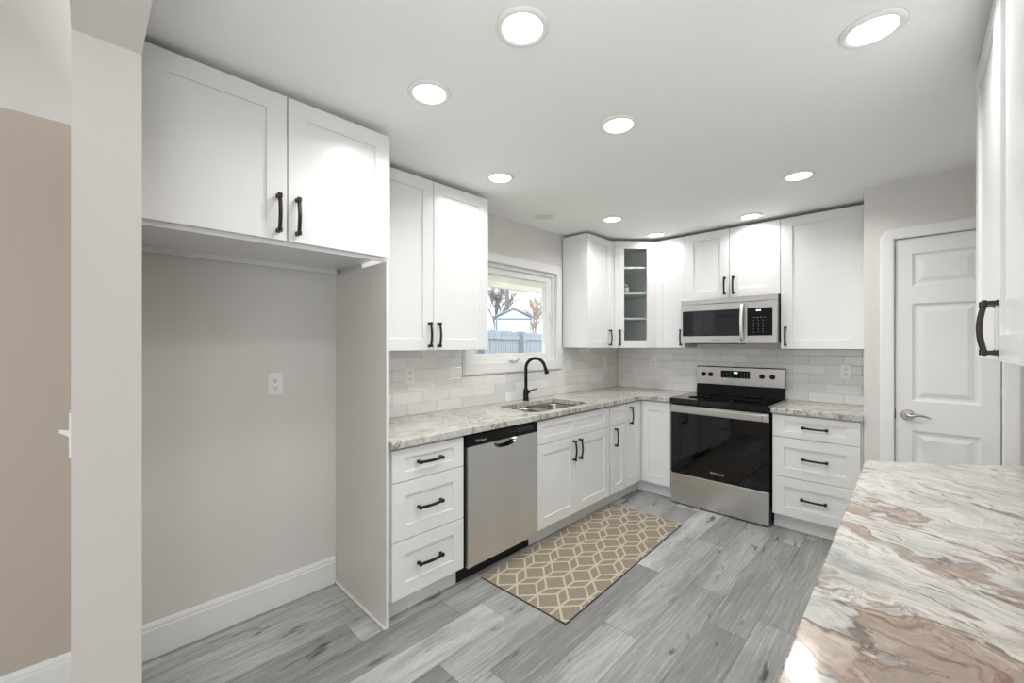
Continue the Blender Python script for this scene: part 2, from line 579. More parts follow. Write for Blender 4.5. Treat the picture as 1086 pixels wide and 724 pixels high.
# baseboards
def baseboard(name, x0, y0, x1, y1, h=.152, label=None):
    """runs from point 0 to point 1, thickness to the left of the run"""
    bm = BM()
    d = Vector((x1 - x0, y1 - y0)); L = d.length; d.normalize(); nrm = Vector((-d.y, d.x))
    prof = [(0, 0), (.015, 0), (.015, h - .032), (.012, h - .026), (.012, h - .016), (.007, h - .004), (.004, h), (0, h)]
    A = [bm.verts.new((x0 + nrm.x * p, y0 + nrm.y * p, z)) for p, z in prof]
    B = [bm.verts.new((x1 + nrm.x * p, y1 + nrm.y * p, z)) for p, z in prof]
    for i in range(len(prof)):
        j = (i + 1) % len(prof); bm.faces.new((A[i], A[j], B[j], B[i]))
    bm.faces.new(A[::-1]); bm.faces.new(B)
    return struct(name, bm, 'trim', label)


baseboard('baseboard_left', 0.001, .063, 0.001, -.849, .155, 'white baseboard in the empty fridge alcove')
baseboard('baseboard_living', 0.001, -.981, 0.001, -4.4, .156, 'white baseboard along the taupe wall')
baseboard('baseboard_pantry', 2.268, PY - .001, PX, PY - .001, .13, 'white baseboard by the pantry door')

# ------------------------------------------------------------------ window
win = thing('window_1', 'white casement window over the sink', None, (0, 1.61, 1.2), kind='structure')
wy, wz = 1.61, 1.2
CO0, CO1, CZ0, CZ1 = 1.010, 2.212, 1.152, 2.122
bm = BM()
cr = .045


def rounded(y0, y1, z0, z1, rr, top=True):
    p = [(y0, z0), (y1, z0)]
    for k in range(7):
        a = PI / 2 * k / 6; p.append((y1 - rr + rr * math.cos(a), z1 - rr + rr * math.sin(a)))
    for k in range(7):
        a = PI / 2 + PI / 2 * k / 6; p.append((y0 + rr + rr * math.cos(a), z1 - rr + rr * math.sin(a)))
    return p


def frame_ring(bm, outer, inner, x0, x1, mi=0):
    """outer and inner loops with the same count, extruded along x"""
    n = len(outer)
    V = [[bm.verts.new((x, y - wy, z - wz)) for y, z in lp] for lp, x in ((outer, x0), (outer, x1), (inner, x1), (inner, x0))]
    for i in range(4):
        A, B = V[i], V[(i + 1) % 4]
        for k in range(n): bm.faces.new((A[k], A[(k + 1) % n], B[(k + 1) % n], B[k])).material_index = mi


def rr_loop(y0, y1, z0, z1, rr): return rounded(y0, y1, z0, z1, rr)


frame_ring(bm, rr_loop(CO0, CO1, CZ0, CZ1, cr), rr_loop(CO0 + .012, CO1 - .012, CZ0 + .012, CZ1 - .012, cr - .01), .001, .012)
frame_ring(bm, rr_loop(CO0 + .01, CO1 - .01, CZ0 + .01, CZ1 - .01, cr - .008), rr_loop(WY0 - .004, WY1 + .004, WZ0 - .004, WZ1 + .004, .004), .001, .02)
obj('window_casing', bm, 'trim', win, (0, 0, 0))
bm = BM()
frame_ring(bm, rr_loop(WY0, WY1, WZ0, WZ1, .001), rr_loop(WY0 + .028, WY1 - .028, WZ0 + .03, WZ1 - .026, .002), -.115, -.012)
obj('window_frame', bm, 'vinyl', win)
bm = BM()
frame_ring(bm, rr_loop(WY0 + .029, WY1 - .029, WZ0 + .031, WZ1 - .027, .002), rr_loop(WY0 + .088, WY1 - .098, WZ0 + .072, WZ1 - .080, .002), -.085, -.035)
frame_ring(bm, rr_loop(WY0 + .08, WY1 - .09, WZ0 + .066, WZ1 - .074, .002), rr_loop(WY0 + .095, WY1 - .105, WZ0 + .078, WZ1 - .086, .002), -.07, -.045)
sash = obj('window_sash', bm, 'vinyl', win)
bm = BM(); box(bm, -.062, -.058, WY0 + .09 - wy, WY1 - .10 - wy, WZ0 + .07 - wz, WZ1 - .08 - wz)
obj('pane', bm, 'glass', sash)
bm = BM()      # folding crank
box(bm, -.012, .012, -.09, .02, .052, .066, 0, .003)
tube(bm, [(.012, -.01, .06), (.03, 0, .072), (.036, -.045, .064), (.038, -.085, .050)], [.008, .008, .006, .005])
tube(bm, [(.038, -.083, .052), (.052, -.087, .047)], [.008, .007])
o = obj('crank_handle', bm, 'white_pl', win, (0, .0, 0))
bm = BM(); box(bm, -.034, -.020, WY1 - .055 - wy, WY1 - .040 - wy, .40, .48, 0, .003)
obj('latch', bm, 'white_pl', win)

# ------------------------------------------------------------------ pantry door
door = thing('door_1', 'white panelled pantry door with lever handle', None, (DX0, PY, 0), kind='structure')
dw = DX1 - DX0
bm = BM()
yf, tk = .006, .035
px0, px1 = .082, dw - .078
pans = [(.20, .848), (1.035, 1.646), (1.756, 1.962)]
zb, zt = .008, DZ - .004
box(bm, .004, px0, yf, yf + tk, zb, zt); box(bm, px1, dw - .004, yf, yf + tk, zb, zt)
zz = [zb] + [v for p in pans for v in p] + [zt]
for a, b in zip(zz[0::2], zz[1::2]): box(bm, px0, px1, yf, yf + tk, a, b)
for a, b in pans:
    rs = [(px0, px1, a, b, yf + tk)]
    for ins, yy in ((0, yf), (.006, yf + .006), (.014, yf + .011), (.026, yf + .011), (.052, yf + .002), (.053, yf + .002)):
        rs.append((px0 + ins, px1 - ins, a + ins, b - ins, yy))
    rings(bm, rs)
slab = obj('door_slab', bm, 'trim', door)
bm = BM()
tube(bm, [(.062, .006, .945), (.062, -.001, .945), (.062, -.006, .945)], [.033, .033, .028], 28)
tube(bm, [(.062, -.004, .945), (.062, -.045, .945)], [.012, .011], 20)
tube(bm, [(.056, -.047, .945), (.075, -.05, .944), (.10, -.05, .95), (.125, -.049, .951), (.148, -.047, .944), (.165, -.046, .936)], [.012, .011, .008, .007, .006, .004])
obj('door_handle', bm, 'nickel', slab)
bm = BM(); box(bm, -.001, .0055, -.004, .006, .915, .975)
obj('strike_plate', bm, 'bronze', door)
for z in (.25, 1.09, 1.87):
    bm = BM(); lathe(bm, [(.006, -.045), (.006, .045)], (dw + .003, -.004, z), 'z', 12)
    box(bm, dw + .003, dw + .014, -.003, .006, z - .045, z + .045)
    obj('hinge', bm, 'nickel', door)


def door_casing(name, x0, x1, zt, w, y, lab):
    """bull nosed casing with quarter round corner blocks; faces -y"""
    bm = BM(); th = .018
    prof = [(0, 0), (0, .7), (.12, .95), (.3, 1), (.7, 1), (.88, .95), (1, .7), (1, 0)]

    def run(pts):
        R = [[bm.verts.new(p) for p in row] for row in pts]
        for A, B in zip(R, R[1:]):
            for i in range(len(A) - 1):
                bm.faces.new((A[i], A[i + 1], B[i + 1], B[i]))
        bm.faces.new(R[0]); bm.faces.new(R[-1][::-1])
    run([[(x0 - w + w * u, y - th * v, z) for u, v in prof] for z in (0, zt)])
    run([[(x1 + w * (1 - u), y - th * v, z) for u, v in prof] for z in (0, zt)])
    run([[(x, y - th * v, zt + w * (1 - u)) for u, v in prof] for x in (x0, x1)])
    for cx, s in ((x0, -1), (x1, 1)):
        run([[(cx + s * (w * (1 - u)) * math.cos(a), y - th * 1.08 * v, zt + w * (1 - u) * math.sin(a)) for u, v in prof] for a in [PI / 2 * k / 10 for k in range(11)]])
    return struct(name, bm, 'trim', lab)


door_casing('trim_2', DX0, DX1, DZ, .068, PY - .001, 'white rounded casing around the pantry door')


# ------------------------------------------------------------------ backsplash tile
def tiles(bm, tl, a0, a1, z0, z1, place, skip=None, off0=.545, rnd=None, grad=None):
    RH, TL_, g = .0765, .2290, .0016
    k0 = 0
    z = .914
    k = 0
    while z < z1 - .004:
        off = off0 if k % 2 == 0 else off0 + .1145
        j = math.floor((a0 - off) / TL_)
        while off + j * TL_ < a1:
            segs = [(max(a0, off + j * TL_), min(a1, off + (j + 1) * TL_))]
            zz0, zz1 = max(z0, z), min(z1, z + RH)
            tone = rnd.random()
            if skip:
                sa, sb, sz = skip
                ns = []
                for s0, s1 in segs:
                    if zz1 > sz + .003 and s1 > sa and s0 < sb:
                        if s0 < sa - .01: ns.append((s0, sa, zz0, zz1))
                        if s1 > sb + .01: ns.append((sb, s1, zz0, zz1))
                        if sz - zz0 > .01: ns.append((max(s0, sa), min(s1, sb), zz0, sz))
                    else: ns.append((s0, s1, zz0, zz1))
                segs = ns
            else: segs = [(s0, s1, zz0, zz1) for s0, s1 in segs]
            for s0, s1, q0, q1 in segs:
                if s1 - s0 < .006 or q1 - q0 < .006: continue
                f = []
                e = .0022; hh = .0085
                lo = [place(p, q, .002) for p, q in ((s0 + g / 2, q0 + g / 2), (s1 - g / 2, q0 + g / 2), (s1 - g / 2, q1 - g / 2), (s0 + g / 2, q1 - g / 2))]
                mid = [place(p, q, hh - .0015) for p, q in ((s0 + g / 2, q0 + g / 2), (s1 - g / 2, q0 + g / 2), (s1 - g / 2, q1 - g / 2), (s0 + g / 2, q1 - g / 2))]
                hi = [place(p, q, hh) for p, q in ((s0 + g / 2 + e, q0 + g / 2 + e), (s1 - g / 2 - e, q0 + g / 2 + e), (s1 - g / 2 - e, q1 - g / 2 - e), (s0 + g / 2 + e, q1 - g / 2 - e))]
                V = [[bm.verts.new(p) for p in L] for L in (lo, mid, hi)]
                fs = []
                for A, B in zip(V, V[1:]):
                    for i in range(4): fs.append(bm.faces.new((A[i], A[(i + 1) % 4], B[(i + 1) % 4], B[i])))
                fs.append(bm.faces.new(V[2]))
                tt = tone
                if grad: tt = min(1, max(0, grad((s0 + s1) / 2) + (tone - .5) * .75))
                for ff in fs: ff[tl] = tt
            j += 1
        z += RH; k += 1


def backsplash_left():
    bm = bmesh.new(); tl = bm.faces.layers.float.new('tone')
    box(bm, .0008, .0062, .0815, D - .001, .914, CZ0 - .001, 1)
    box(bm, .0008, .0062, .0815, CO0 - .001, CZ0 - .001, ZUB - .003, 1)
    box(bm, .0008, .0062, CO1 + .001, D - .001, CZ0 - .001, ZUB - .003, 1)
    # grout behind the window casing is trimmed away
    tiles(bm, tl, .0815, D - .009, .914, ZUB - .003, lambda p, q, h: (h, p, q), (CO0 - .001, CO1 + .001, CZ0 - .001), .545, random.Random(3), lambda a: .35 + .45 * max(0, (a - 2.2)))
    me = bpy.data.meshes.new('tile_backsplash'); bm.faces.ensure_lookup_table(); bmesh.ops.recalc_face_normals(bm, faces=bm.faces[:]); bm.to_mesh(me); bm.free()
    me.materials.append(M['tile']); me.materials.append(M['grout'])
    o = bpy.data.objects.new('tile_backsplash', me); COL.objects.link(o)
    tag(o, 'pale glazed subway tile backsplash on the window wall behind the sink', 'backsplash', 'tile backsplashes')


def backsplash_back():
    bm = bmesh.new(); tl = bm.faces.layers.float.new('tone')
    box(bm, .0095, PX - .001, D - .0062, D - .0008, .914, ZUB - .003, 1)
    tiles(bm, tl, .0095, PX - .001, .914, ZUB - .003, lambda p, q, h: (p, D - h, q), None, .19, random.Random(9), lambda a: .62 - .2 * a)
    me = bpy.data.meshes.new('tile_backsplash'); bmesh.ops.recalc_face_normals(bm, faces=bm.faces[:]); bm.to_mesh(me); bm.free()
    me.materials.append(M['tile']); me.materials.append(M['grout'])
    o = bpy.data.objects.new('tile_backsplash', me); COL.objects.link(o)
    tag(o, 'pale glazed subway tile backsplash on the wall behind the range', 'backsplash', 'tile backsplashes')


backsplash_left(); backsplash_back()


# ================================================================== CABINETS
# handle meshes: arched bar pull with square posts; long axis z ('v') or x ('h'), sticks out to -y
def pull_mesh(vertical):
    bm = bmesh.new(); L = .138; h = L / 2
    for s in (-1, 1):
        box(bm, -.006, .006, -.028, 0, s * h - .006, s * h + .006)
        box(bm, -.0085, .0085, -.031, -.021, s * h - .0085, s * h + .0085, 0, .002)
        box(bm, -.008, .008, -.0035, 0, s * h - .008, s * h + .008)
    n = 14; prev = None
    for k in range(n + 1):
        z = -h + L * k / n; b = .0095 * math.cos(PI * (z / L))
        y = -.0235 - b
        row = [bm.verts.new(p) for p in ((-.0066, y + .0045, z), (-.0066, y - .002, z), (-.004, y - .004, z), (.004, y - .004, z), (.0066, y - .002, z), (.0066, y + .0045, z))]
        if prev:
            for i in range(6): bm.faces.new((prev[i], prev[(i + 1) % 6], row[(i + 1) % 6], row[i]))
        prev = row
    if not vertical: bmesh.ops.rotate(bm, verts=bm.verts, cent=(0, 0, 0), matrix=Matrix.Rotation(PI / 2, 3, 'Y'))
    bmesh.ops.recalc_face_normals(bm, faces=bm.faces[:])
    me = bpy.data.meshes.new('handle'); bm.to_mesh(me); bm.free(); me.materials.append(M['bronze'])
    return me


PULL = {'v': pull_mesh(True), 'h': pull_mesh(False)}


def add_pull(parent, x, y, z, kind):
    o = bpy.data.objects.new('handle', PULL[kind]); COL.objects.link(o)
    o.parent = parent; o.location = (x, y, z)
    o['label'] = 'dark bronze bar handle'
    return o


DT = .019


def shaker(bm, x0, x1, z0, z1, yf, ss=.074, sr=.070, rec=.0085, t=DT, panels=None):
    e = .0014
    if panels is None:
        rings(bm, [(x0, x1, z0, z1, yf + t), (x0, x1, z0, z1, yf + e), (x0 + e, x1 - e, z0 + e, z1 - e, yf),
                   (x0 + ss, x1 - ss, z0 + sr, z1 - sr, yf), (x0 + ss + .001, x1 - ss - .001, z0 + sr + .001, z1 - sr - .001, yf + rec)])
    else:
        # several recessed panels side by side in one front
        box(bm, x0, x1, yf + rec, yf + t, z0, z1)
        xs = [x0] + [v for p in panels for v in p] + [x1]
        for a, b in zip(xs[0::2], xs[1::2]): box(bm, a, b, yf, yf + rec, z0, z1)
        for a, b in panels:
            box(bm, a, b, yf, yf + rec, z0, z0 + sr); box(bm, a, b, yf, yf + rec, z1 - sr, z1)


def front(parent, d, f):
    """f: dict kind, x0,x1,z0,z1, sr, handle=(x,z,'v'|'h')"""
    bm = BM(); g = .0021
    yf = -d - DT - .001
    shaker(bm, f['x0'] + g, f['x1'] - g, f['z0'] + g, f['z1'] - g, yf, f.get('ss', .074), f.get('sr', .070), panels=f.get('panels'))
    o = obj(f['kind'], bm, 'cab', parent)
    if 'handle' in f:
        hx, hz, k = f['handle']; add_pull(o, hx, yf, hz, k)
    return o


def cabinet(name, label, cat, loc, rz, w, d, z0, z1, fronts, toe=False, group=None, toe_d=.072, toe_x=(0, 0), body_top=None):
    """origin on the floor (or at the bottom) against the wall, x to the right when facing it, front towards -y"""
    t = thing(name, label, cat, loc, rz, group)
    bm = BM()
    box(bm, .0008, w - .0008, -d, -.0105 if toe is not None else -.001, z0, z1)
    obj('cabinet_box', bm, 'cab', t)
    if toe:
        bm = BM(); box(bm, toe_x[0] + .001, w - .001 - toe_x[1], -d + toe_d - .019, -d + toe_d, 0.001, z0 - .0005)
        box(bm, toe_x[0] + .001, w - .001 - toe_x[1], -d + toe_d, -.02, 0.001, z0 - .0005)
        obj('toe_kick', bm, 'cab', t)
    for f in fronts: front(t, d, f)
    return t


L90 = PI / 2
BD = XB - DT - .001         # base body depth
UD = XU - DT - .001
ZT0, ZCB = .1165, .872      # door bottom, top of base boxes
Z1, Z2 = .6990, .4050       # drawer splits
ZDT = .8656

# fridge surround cabinet
fy0, fy1 = -.845, .081
w = fy1 - fy0; mid = -.380 - fy0
fz = .0
t = cabinet('wall_cabinet', 'deep white two-door cabinet over the empty fridge alcove', 'cabinet', (0, fy0, 1.795), L90, w, .602 - DT - .001, .028, ZUT - 1.795 + .002,
            [dict(kind='door', x0=.012, x1=mid, z0=.015, z1=ZUT - 1.795, sr=.072, handle=(mid - .036, .122, 'v')),
             dict(kind='door', x0=mid, x1=w, z0=.015, z1=ZUT - 1.795, sr=.072, handle=(mid + .036, .122, 'v'))])
bm = BM()
box(bm, .002, w - .017, -.579, -.561, 0, .0275); obj('bottom_rail', bm, 'cab', t)
bm = BM(); box(bm, .002, w - .017, -.030, -.012, 0, .0275); obj('bottom_rail', bm, 'cab', t)
# tall side panel
t = thing('fridge_side_panel', 'tall white panel between fridge alcove and drawer base', 'panel', (0, .065, 0))
bm = BM(); box(bm, .001, .589, 0.001, .0155, .001, 1.794); obj('panel_board', bm, 'panelside', t)
bm = BM(); box(bm, .589, .5912, 0.0005, .016, .001, 1.794); obj('edge_band', bm, 'cab', t)
bm = BM(); box(bm, .017, .589, -.012, .0005, .001, .014, 0, .003); obj('shoe_moulding', bm, 'trim', t)

# wall cabinets, window wall
y0, y1 = .0815, 1.009
w = y1 - y0; m = .549 - y0
H = ZUT - ZUB
cabinet('wall_cabinet', 'white two-door wall cabinet left of the kitchen window', 'cabinet', (0, y0, ZUB), L90, w, UD, .012, H + .002,
        [dict(kind='door', x0=0.0, x1=m, z0=0, z1=H, handle=(m - .034, .098, 'v')),
         dict(kind='door', x0=m, x1=w, z0=0, z1=H, handle=(m + .034, .098, 'v'))])
y0, y1 = 2.2327, 2.6387
w = y1 - y0
cabinet('wall_cabinet', 'white single-door wall cabinet right of the kitchen window', 'cabinet', (0, y0, ZUB), L90, w, UD, .006, H + .002,
        [dict(kind='door', x0=.002, x1=w, z0=0, z1=H, ss=.07, handle=(w - .04, .102, 'v'))])
# back wall
cabinet('wall_cabinet', 'narrow white wall cabinet between the glass-door cabinet and the microwave', 'cabinet', (.5922, D, ZUB), 0, R1 - .5922, UD, .006, H + .002,
        [dict(kind='door', x0=.001, x1=R1 - .5922, z0=0, z1=H, ss=.07, handle=(R1 - .5922 - .036, .102, 'v'))])
w = R3 - R1; m = 1.2665 - R1; h0 = 1.797
cabinet('wall_cabinet', 'short white two-door cabinet above the microwave', 'cabinet', (R1, D, h0), 0, w, UD, .004, ZUT - h0 + .002,
        [dict(kind='door', x0=0, x1=m, z0=0, z1=ZUT - h0, handle=(m - .035, .105, 'v')),
         dict(kind='door', x0=m, x1=w, z0=0, z1=ZUT - h0, handle=(m + .035, .105, 'v'))])
w = PX - .003 - R3
cabinet('wall_cabinet', 'wide white single-door wall cabinet right of the microwave', 'cabinet', (R3, D, ZUB), 0, w, UD, .006, H + .002,
        [dict(kind='door', x0=0, x1=w - .006, z0=0, z1=H, ss=.078, handle=(.036, .102, 'v'))])
# right wall
xr = 2.60; d = RX - xr - DT - .001
cabinet('wall_cabinet', 'white two-door wall cabinet at the right edge above the peninsula counter', 'cabinet', (RX, 1.398, ZUB - .008), -L90, 1.143, d, .006, H + .010,
        [dict(kind='door', x0=0, x1=.5715, z0=0, z1=H + .008, handle=(.5715 - .033, .094, 'v')),
         dict(kind='door', x0=.5715, x1=1.143, z0=0, z1=H + .008, handle=(.5715 + .033, .094, 'v'))])

# glass corner cabinet
t = thing('corner_cabinet', 'white corner wall cabinet with a glass door and three shelves', 'cabinet', (0, D, ZUB))
A = Vector((XU - .016, 2.6397)); B = Vector((.5912, YU + .016))       # diagonal front, world


def loc2(p): return (p[0], p[1] - D)


def poly(ins=0.0, fr=0.0):
    return [loc2(p) for p in ((.0105 + ins, 2.6397 + ins), (A.x - fr, A.y + ins), (B.x - ins, B.y + fr), (.5912 - ins, D - .0105 - ins), (.0105 + ins, D - .0105 - ins))]


bm = BM()
pl = poly()
prism(bm, pl, 0.004, .020); prism(bm, pl, H - .016, H)
o = obj('cabinet_box', bm, ['cab', 'cabin'], t)
bm = o.data and BM(); bm.from_mesh(o.data)
box(bm, .0105, .0185, 2.6397 - D, -.0105, .02, H - .016, 1)                 # back on window wall
box(bm, .0185, .5912, -.0185, -.0105, .02, H - .016, 1)                     # back on range wall
box(bm, .0185, A.x, 2.6397 - D, 2.6527 - D, .02, H - .016, 1)               # left side
box(bm, .5782, .5912, B.y - D, -.0185, .02, H - .016, 1)                    # right side
bm.to_mesh(o.data); bm.free()
for z in (.284, .534, .789):
    bm = BM(); prism(bm, poly(.0185, .022), z, z + .017); obj('shelf', bm, 'cab', t)
dv = (B - A); LD = dv.length; ang = math.atan2(dv.y, dv.x)
fr = thing('x', '', 'x'); bpy.data.objects.remove(fr)
bm = BM()
g = .004; ss = .094; yf = -DT - .001; x0, x1, z0, z1 = .042, LD - g, 0.0015, H - .0015
rings(bm, [(x0, x1, z0, z1, -.001), (x0, x1, z0, z1, yf + .0014), (x0 + .0014, x1 - .0014, z0 + .0014, z1 - .0014, yf),
           (x0 + ss, x1 - ss, z0 + .074, z1 - .074, yf), (x0 + ss + .001, x1 - ss - .001, z0 + .075, z1 - .075, -.001)], loop=True)
gd = obj('glass_door', bm, 'cab', t, (A.x, A.y - D, 0), ang)
bm = BM(); box(bm, x0 + ss - .006, x1 - ss + .006, -.010, -.006, z0 + .068, z1 - .068); obj('pane', bm, 'cabglass', gd)
add_pull(gd, x0 + .045, yf, .102, 'v')
bm = BM(); box(bm, g, .040, -.014, -.001, .0015, H - .0015); obj('face_frame', bm, 'cab', t, (A.x, A.y - D, 0), ang)
# small jar inside
cupz = ZUB + .534 + .0175
cp = thing('jar', 'small olive and cream jar on the middle shelf behind the glass door', 'jar', (.325, 2.86, cupz))
bm = BM(); lathe(bm, [(.026, 0), (.032, .004), (.033, .03), (.033, .062), (.028, .070), (.028, .072)], n=24)
lathe(bm, [(.0335, .018), (.0342, .022), (.0342, .052), (.0335, .056)], n=24, mi=1)
obj('jar_body', bm, [plain('olive glaze', (110, 108, 80), .35), plain('cream glaze', (222, 216, 192), .4)], cp)
bm = BM(); lathe(bm, [(.029, .0722), (.031, .074), (.031, .080), (.012, .084), (.009, .092), (.003, .094)], n=24)
obj('lid', bm, plain('cream glaze lid', (214, 206, 180), .4), cp)

# base cabinets, window wall
y0, y1 = .0815, .546
w = y1 - y0; c = (y0 + .014 + y1) / 2 - y0
cabinet('drawer_base_cabinet', 'white three-drawer base cabinet between fridge panel and dishwasher', 'cabinet', (0, y0, 0), L90, w, BD, ZT0 - .004, ZCB,
        [dict(kind='drawer_front', x0=.012, x1=w, z0=Z1, z1=ZDT, sr=.046, handle=(.232, .785, 'h')),
         dict(kind='drawer_front', x0=.012, x1=w, z0=Z2, z1=Z1, sr=.070, handle=(.232, .552, 'h')),
         dict(kind='drawer_front', x0=.012, x1=w, z0=ZT0, z1=Z2, sr=.070, handle=(.232, .262, 'h'))], toe=True)
y0, y1 = 1.1785, 2.1105
w = y1 - y0; m = 1.636 - y0
cabinet('sink_base_cabinet', 'white two-door base cabinet under the sink', 'cabinet', (0, y0, 0), L90, w, BD, ZT0 - .004, .70,
        [dict(kind='false_front', x0=0, x1=w, z0=Z1, z1=ZDT, sr=.046, panels=[(.074, m - .05), (m + .05, w - .074)]),
         dict(kind='door', x0=0, x1=m, z0=ZT0, z1=Z1, handle=(m - .040, .595, 'v')),
         dict(kind='door', x0=m, x1=w, z0=ZT0, z1=Z1, handle=(m + .040, .595, 'v'))], toe=True)
y0, y1 = 2.1125, 2.3795
w = y1 - y0
cabinet('base_cabinet', 'narrow white base cabinet with a drawer over a door, right of the sink base', 'cabinet', (0, y0, 0), L90, w, BD, ZT0 - .004, ZCB,
        [dict(kind='drawer_front', x0=.012, x1=w, z0=Z1, z1=ZDT, sr=.046, ss=.062),
         dict(kind='door', x0=.012, x1=w, z0=ZT0, z1=Z1, ss=.062, handle=(.085, .596, 'v'))], toe=True)
# corner base
t = thing('corner_base_cabinet', 'white corner base cabinet with two folding doors left of the range', 'cabinet', (0, 2.3815, 0))
yy = 2.3815
bm = BM()
prism(bm, [(.0105, .0008), (BD, .0008), (BD, D - BD - yy), (R1 - .003, D - BD - yy), (R1 - .003, D - yy - .0105), (.0105, D - yy - .0105)], ZT0 - .004, ZCB)
obj('cabinet_box', bm, 'cab', t)
bm = BM(); td = BD - .072 + .019
prism(bm, [(.02, .001), (td, .001), (td, D - td - yy), (R1 - .003, D - td - yy), (R1 - .003, D - yy - .02), (.02, D - yy - .02)], .001, ZT0 - .0045)
obj('toe_kick', bm, 'cab', t)
bm = BM(); shaker(bm, .0015, D - XB - yy - .002, ZT0 + .0015, ZDT - .0015, -DT - .001, .066, .074)
o = obj('door', bm, 'cab', t, (BD, 0, 0), L90); add_pull(o, .078, -DT - .001, .752, 'v')
bm = BM(); shaker(bm, .002, R1 - .010 - XB, ZT0 + .0015, ZDT - .0015, -DT - .001, .066, .074)
obj('door', bm, 'cab', t, (XB, D - BD - yy, 0), 0)

# right drawer base
w = PX - .003 - (R3 + .004)
rd = [dict(kind='drawer_front', x0=.003, x1=w - .012, z0=Z1, z1=ZDT, sr=.046, handle=(.2655, .786, 'h')),
      dict(kind='drawer_front', x0=.003, x1=w - .012, z0=Z2, z1=Z1, sr=.070, handle=(.2655, .5585, 'h')),
      dict(kind='drawer_front', x0=.003, x1=w - .012, z0=ZT0, z1=Z2, sr=.070, handle=(.2585, .2655, 'h'))]
cabinet('drawer_base_cabinet', 'white three-drawer base cabinet right of the range', 'cabinet', (R3 + .004, D, 0), 0, w, BD, ZT0 - .004, ZCB, rd, toe=True)

# peninsula base cabinets (fronts face the kitchen)
for ya, yb, lab in ((1.20, .18, 'white base cabinet under the far end of the peninsula counter'), (.179, -.84, 'white base cabinet under the near end of the peninsula counter')):
    w = ya - yb; m = w / 2
    cabinet('peninsula_base_cabinet', lab, 'cabinet', (RX, ya, 0), -L90, w, RX - 2.325 - DT - .001, ZT0 - .004, ZCB,
            [dict(kind='drawer_front', x0=0, x1=m, z0=Z1, z1=ZDT, sr=.046, handle=(m / 2, .785, 'h')),
             dict(kind='drawer_front', x0=m, x1=w, z0=Z1, z1=ZDT, sr=.046, handle=(m * 1.5, .785, 'h')),
             dict(kind='door', x0=0, x1=m, z0=ZT0, z1=Z1, handle=(m - .04, .595, 'v')),
             dict(kind='door', x0=m, x1=w, z0=ZT0, z1=Z1, handle=(m + .04, .595, 'v'))], toe=True)


# ================================================================== COUNTERTOPS
def slab_from_loops(outer, holes, z0, z1, r=.0):
    """polygon with holes, extruded; loops are lists of (x,y)"""
    bm = bmesh.new()
    edges = []
    for lp in [outer] + holes:
        vs = [bm.verts.new((x, y, z1)) for x, y in lp]
        edges += [bm.edges.new((vs[i], vs[(i + 1) % len(vs)])) for i in range(len(vs))]
    bmesh.ops.triangle_fill(bm, use_beauty=True, edges=edges)
    top = bm.faces[:]
    ext = bmesh.ops.extrude_face_region(bm, geom=top)
    for v in [g for g in ext['geom'] if isinstance(g, bmesh.types.BMVert)]: v.co.z = z0
    bmesh.ops.dissolve_limit(bm, angle_limit=.01, verts=bm.verts[:], edges=bm.edges[:])
    if r:
        es = [e for e in bm.edges if len(e.link_faces) == 2 and abs(e.verts[0].co.z - e.verts[1].co.z) < 1e-5 and e.calc_face_angle(0) > .5]
        bmesh.ops.bevel(bm, geom=es, offset=r, segments=2, affect='EDGES', profile=.5)
    return bm


def rrect(x0, x1, y0, y1, r, n=6):
    p = []
    for cx, cy, a0 in ((x1 - r, y1 - r, 0), (x0 + r, y1 - r, 90), (x0 + r, y0 + r, 180), (x1 - r, y0 + r, 270)):
        for k in range(n + 1):
            a = math.radians(a0 + 90 * k / n); p.append((cx + r * math.cos(a), cy + r * math.sin(a)))
    return p


XC = XB + .0225
CT0, CT1 = .8765, .914
SX0, SX1, SY0, SY1 = .145, .545, 1.225, 1.915
hole = rrect(SX0, SX1, SY0, SY1, .07)
bm = slab_from_loops([(.0015, .083), (XC, .083), (XC, D - XC), (R1 - .002, D - XC), (R1 - .002, D - .0015), (.0015, D - .0015)], [hole], CT0, CT1, .003)
o = obj('countertop', bm, 'stone', None)
tag(o, 'L-shaped veined granite countertop holding the sink', 'countertop', 'granite countertops')
# tiles stand on the slab: lift check keeps the slab just under them
bm = slab_from_loops([(R3 + .002, D - XC), (PX - .0015, D - XC), (PX - .0015, D - .0015), (R3 + .002, D - .0015)], [], CT0, CT1, .003)
o = obj('countertop', bm, 'stone', None)
tag(o, 'short granite countertop right of the range', 'countertop', 'granite countertops')
px = (2.285, 1.278)
bm = slab_from_loops([(2.300 - 2.3, -.845), (2.93 - 2.3 - .0015, -.845), (2.93 - 2.3 - .0015, 1.752), (2.2935 - 2.3, 1.286), (2.2875 - 2.3, 1.276)], [], CT0, CT1, .004)
o = obj('countertop', bm, 'stone_pen', None, (2.3, 0, 0))
tag(o, 'swirled brown and white granite peninsula countertop in the right foreground', 'countertop', 'granite countertops')

# ------------------------------------------------------------------ sink
sk = thing('kitchen_sink', 'double-bowl stainless undermount sink under the black faucet', 'sink', (.345, 1.57, CT0))
bm = BM()
cxs, cys = .345, 1.57


def bowl(y0, y1, x0=SX0 - .006, x1=SX1 + .006, depth=.17):
    specs = [(0, 0, .065), (.002, -.02, .063), (.012, -depth + .03, .055), (.035, -depth, .045), (.10, -depth - .004, .03)]
    prev = None
    for ins, z, rr in specs:
        lp = rrect(x0 + ins, x1 - ins, y0 + ins, y1 - ins, max(.012, rr))
        row = [bm.verts.new((x - cxs, y - cys, z - .0005)) for x, y in lp]
        if prev:
            for i in range(len(row)):
                f = bm.faces.new((prev[i], prev[(i + 1) % len(row)], row[(i + 1) % len(row)], row[i])); f.smooth = True
        prev = row
    bm.faces.new(prev)


